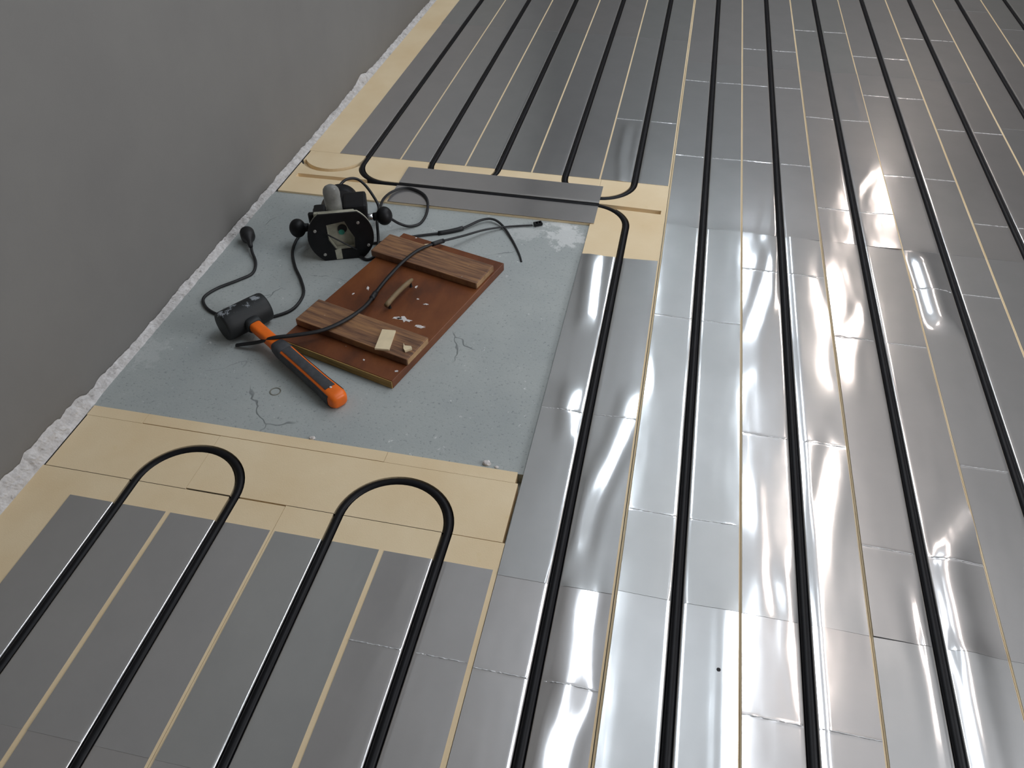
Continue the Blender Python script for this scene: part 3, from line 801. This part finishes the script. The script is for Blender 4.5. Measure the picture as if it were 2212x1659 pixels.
# casting seen through the window, collet and teal ring
link('inner_casting', rmesh(*prism([(-0.044, 0.048), (0.042, 0.048), (0.044, -0.042), (-0.040, -0.044)], 0.020, 0.034)), 'castalu', router)
link('collet', rmesh(*rl([(0.002, 0.018), (0.0115, 0.018), (0.0115, 0.024)], (0.005, 0.012, 0), (0, 0, 1))), 'hole', router)
link('collet_ring', rmesh(*rl([(0.001, 0.017), (0.0045, 0.017), (0.0075, 0.0175), (0.0075, 0.021)], (0.002, 0.003, 0), (0, 0, 1))), 'teal', router)
V, F = prism([(-0.019, -0.063), (-0.004, -0.063), (-0.004, -0.030), (-0.020, -0.036)], -0.0006, 0.0001)  # thin pale piece standing in for the notch below the base window
link('pale_notch', rmesh(V, F), 'castalu', router)
link('guide_wire', tube([RM @ Vector((-0.034+0.068*t, 0.014-0.052*t, -0.0035)) for t in (0, 0.25, 0.5, 0.75, 1.0)], 0.0019, n=8), 'cable', router, smooth=True)
# plunge columns
for s in (-1, 1):
    link('plunge_column', rmesh(*rl([(0.004, 0.013), (0.0075, 0.013), (0.0075, 0.13), (0.004, 0.13)], (s*0.050, 0.0, 0), (0, 0, 1), 20)), 'chrome', router, smooth=True)
    link('column_collar', rmesh(*rl([(0.008, 0.013), (0.014, 0.013), (0.012, 0.026), (0.008, 0.026)], (s*0.050, 0.0, 0), (0, 0, 1), 20)), 'castalu', router, smooth=True)
# carriage and motor
bm = box_bm(-0.066, 0.066, -0.036, 0.036, 0.058, 0.098, bevel=0.010, seg=3); bm.transform(RM)
link('carriage', bm_mesh(bm), 'black', router)
link('motor_housing', rmesh(*rl([(0.030, 0.060), (0.047, 0.066), (0.052, 0.085), (0.052, 0.15), (0.043, 0.165), (0.045, 0.172), (0.045, 0.20), (0.036, 0.212), (0.010, 0.214)], (0, -0.008, 0), (0, 0, 1), 36)), 'black', router, smooth=True)
bm = box_bm(0.012, 0.070, 0.008, 0.052, 0.050, 0.128, bevel=0.007, seg=2); bm.transform(RM)
link('switch_housing', bm_mesh(bm), 'black', router)
bm = box_bm(-0.060, -0.030, 0.012, 0.054, 0.030, 0.075, bevel=0.006, seg=2); bm.transform(RM)
link('lever_housing', bm_mesh(bm), 'black', router)
bm = box_bm(-0.072, -0.052, 0.030, 0.058, 0.022, 0.034, bevel=0.003, seg=1); bm.transform(RM)
link('clamp_lever', bm_mesh(bm), 'black', router)
# translucent chip guard standing above the base
sec = []
for h, a, b in ((0.056, 0.0205, 0.014), (0.075, 0.0205, 0.015), (0.092, 0.020, 0.015), (0.104, 0.0205, 0.0155), (0.115, 0.0185, 0.014), (0.122, 0.014, 0.011), (0.126, 0.007, 0.006)):
    sec.append([Vector((-0.008+a*math.cos(2*math.pi*k/24), h, 0.036+b*math.sin(2*math.pi*k/24)-(0.0 if h < 0.1 else (h-0.1)*0.2))) for k in range(24)])
V, F = loft(sec); link('chip_guard', rmesh(V, F), 'clear', router, smooth=True)
bm = box_bm(-0.058, 0.040, 0.050, 0.0625, 0.0142, 0.024, bevel=0.002, seg=1); bm.transform(RM)
link('guard_rail', bm_mesh(bm), 'castalu', router)
# ball knobs on chrome stems
for s, wz, vy in ((-1, 0.079, -0.012), (1, 0.076, 0.004)):
    axis = Vector((s, 0, 0)); o = Vector((s*0.060, vy, wz))
    st = link('knob_stem', rmesh(*rl([(0.003, 0), (0.0085, 0), (0.0085, 0.027), (0.003, 0.027)], o, axis, 20)), 'chrome', router, smooth=True)
    kp = [(0.004, 0.022), (0.011, 0.022), (0.0115, 0.030)]
    for i in range(1, 15):
        a = math.pi*(1-i/15)*0.93; kp.append((max(0.002, 0.0235*math.sin(a)), 0.0505-0.0205*math.cos(math.pi-a)*-1))
    kp = [(0.004, 0.022), (0.010, 0.022), (0.0105, 0.029)]
    for i in range(0, 15):
        a = math.radians(28+150*i/14); kp.append((0.0238*math.sin(a), 0.050-0.0208*math.cos(a)))
    kp.append((0.0005, 0.0709))
    link('ball_knob', rmesh(*rl(kp, o, axis, 32)), 'black', router, smooth=True)
# the mains lead: loops, lead to the plug
CR = 0.0037
lead = [(0.048, 1.752, 0.088), (0.060, 1.785, 0.098), (0.078, 1.81, 0.092), (0.100, 1.812, 0.078), (0.128, 1.797, 0.054), (0.149, 1.775, 0.034), (0.165, 1.715, 0.034), (0.186, 1.655, 0.012), (0.193, 1.611, ZC+CR), (0.179, 1.585, ZC+CR), (0.15, 1.60, ZC+CR)]
loop = [(0.192, 1.712, 0.052), (0.203, 1.728, 0.030), (0.216, 1.744, 0.010), (0.239, 1.753, 0.0), (0.261, 1.778, ZC+CR), (0.263, 1.832, ZC+CR+0.001), (0.249, 1.884, 0.006), (0.220, 1.920, 0.0065), (0.176, 1.936, 0.0065), (0.144, 1.908, 0.008), (0.135, 1.858, 0.014), (0.146, 1.80, 0.026), (0.160, 1.75, 0.02)]
run = [(-0.032, 1.66, ZC+CR), (-0.030, 1.625, ZC+CR), (-0.018, 1.577, ZC+CR), (0.013, 1.52, ZC+CR), (0.051, 1.468, ZC+CR), (0.079, 1.416, ZC+CR), (0.079, 1.36, ZC+CR), (0.052, 1.325, ZC+CR), (0.0, 1.295, ZC+CR), (-0.061, 1.297, ZC+CR), (-0.106, 1.309, ZC+CR), (-0.137, 1.334, ZC+CR), (-0.147, 1.36, ZC+CR), (-0.133, 1.396, ZC+CR), (-0.099, 1.437, ZC+CR), (-0.078, 1.471, ZC+CR), (-0.090, 1.515, ZC+CR), (-0.118, 1.555, ZC+0.008), (-0.131, 1.580, ZC+0.013)]
cord = link('power_cord', join(*[sweep(catmull(c, 8), CR, 10) for c in (lead, loop, run)]), 'cable', router, smooth=True)
pd = Vector((-0.55, 0.83, 0.06)).normalized(); po = Vector((-0.126, 1.568, ZC+0.0115))
plug = link('plug', join(lathe([(0.003, -0.006), (0.0055, -0.004), (0.0065, 0.012), (0.010, 0.024), (0.0165, 0.034), (0.0182, 0.040), (0.0182, 0.060), (0.0172, 0.063), (0.004, 0.063)], 28, frame(po+Vector((0, 0, 0.0045)), pd))), 'cable', cord, smooth=True)
for s in (-1, 1):
    link('plug_pin', join(lathe([(0.0005, 0.0), (0.0022, 0.0), (0.0022, 0.018), (0.0008, 0.019)], 10, frame(po+Vector((0, 0, 0.0045))+pd*0.063+Vector((0.83, 0.55, 0))*s*0.0085, pd))), 'chrome', cord)

# ------------------------------------------------------------------ black tie straps
def strap(pts, radii, label, extras):
    path = catmull(pts, 8); n = len(path)
    rr = []
    for i in range(n):
        t = i/(n-1)*(len(radii)-1); k = min(int(t), len(radii)-2); rr.append(radii[k]+(radii[k+1]-radii[k])*(t-k))
    e = empty('tie_strap', path[n//2]); e.location.z = ZC; tag(e, label, 'strap', 'black tie straps')
    link('strap', tube(path, rr, n=10, ry=[r*0.72 for r in rr]), 'cable', e, smooth=True)
    for nm, i0, i1, grow in extras:
        seg = path[i0:i1]; link(nm, tube(seg, [rr[i0]*grow]*len(seg), n=10), 'cable', e, smooth=True)
    return e, path
s1 = [(0.010, 1.205, 0.0), (0.065, 1.208, 0.016), (0.104, 1.206, 0.036), (0.150, 1.222, 0.0385), (0.200, 1.251, 0.0375), (0.238, 1.298, 0.0375), (0.257, 1.365, 0.028), (0.259, 1.436, 0.019), (0.268, 1.496, 0.020), (0.290, 1.546, 0.033), (0.314, 1.596, 0.0372), (0.348, 1.645, 0.032), (0.397, 1.709, 0.018), (0.443, 1.769, 0.006), (0.497, 1.808, -0.0015), (0.556, 1.828, -0.002)]
e1, path1 = strap(s1, [0.0048, 0.0052, 0.0050, 0.0046, 0.0042, 0.0034, 0.0028], 'long black tapered strap lying across the mallet handle and hatch board', [('sleeve', 86, 91, 1.5), ('sleeve', 52, 56, 1.3)])
hdm = frame(Vector((0.560, 1.830, -0.001)), Vector((0.85, 0.5, 0)), (0, 0, 1))
def buckle():
    out = [(-0.0045, 0.0), (0.0045, 0.0), (0.0045, 0.022), (-0.0045, 0.022)]
    bm = bmesh.new()
    for y0, y1 in ((0.0, 0.005), (0.010, 0.0135), (0.0185, 0.022)):
        b2 = box_bm(-0.0035, 0.0045, -0.0065, 0.0065, y0, y1, bevel=0.0008, seg=1)
        me = bm_mesh(b2); bm.from_mesh(me); bpy.data.meshes.remove(me)
    for s in (-1, 1):
        b2 = box_bm(-0.0030, 0.0040, s*0.0055-0.0012, s*0.0055+0.0012, 0.0, 0.022); me = bm_mesh(b2); bm.from_mesh(me); bpy.data.meshes.remove(me)
    bm.transform(hdm); return bm_mesh(bm)
link('buckle', buckle(), 'black', e1)
s2 = [(0.150, 1.652, ZC+0.004), (0.180, 1.664, ZC+0.004), (0.212, 1.682, ZC+0.004), (0.268, 1.714, ZC+0.004), (0.337, 1.746, ZC+0.004), (0.379, 1.773, ZC+0.006), (0.419, 1.815, ZC+0.010), (0.448, 1.826, ZC+0.010), (0.478, 1.808, ZC+0.006), (0.515, 1.753, ZC+0.003), (0.546, 1.694, ZC+0.0022), (0.561, 1.657, ZC+0.002)]
e2, path2 = strap(s2, [0.0036, 0.0038, 0.0040, 0.0040, 0.0032, 0.0022], 'short black strap curling on the concrete behind the hatch board', [('wrapped_band', 30, 41, 1.6)])

# ------------------------------------------------------------------ small debris on the concrete
ring = lathe([(0.0095, 0.0001), (0.0118, 0.0001), (0.0120, 0.0007), (0.0113, 0.0011), (0.0102, 0.0010), (0.0095, 0.0006)], 36, Matrix.Translation((0.153, 1.089, ZC)))
V, F = ring; F = F[:-2]+[(5*36+k, 5*36+(k+1) % 36, (k+1) % 36, k) for k in range(36)]
M['ringc'] = simple('dull_ring', srgb(120, 118, 108), 0.7, nscale=60, namp=0.3)
tag(link('ring', pyd(V, F), 'ringc', loc=(0.153, 1.089, ZC)), 'thin dull ring lying on the concrete in front of the mallet', 'ring')
def crumb(x, y, r, label):
    bm = bmesh.new(); bmesh.ops.create_icosphere(bm, subdivisions=2, radius=1.0)
    for v in bm.verts:
        d = 1+0.45*noise.noise(v.co*1.7+Vector((x*50, y*50, 0)))
        v.co = Vector((x+v.co.x*d*r*1.3, y+v.co.y*d*r, ZC+max(0, 0.35+v.co.z*d*0.6)*r))
    tag(link('plaster_crumb', bm_mesh(bm), 'fleck', loc=(x, y, ZC)), label, 'crumb', 'plaster crumbs on the concrete')
crumb(0.630, 0.984, 0.0065, 'white plaster crumb on the concrete near the foam corner, larger one')
crumb(0.650, 0.979, 0.003, 'white plaster crumb at the foam corner, smaller one')
crumb(0.281, 0.979, 0.0045, 'white plaster crumb by the middle of the foam edge strip')
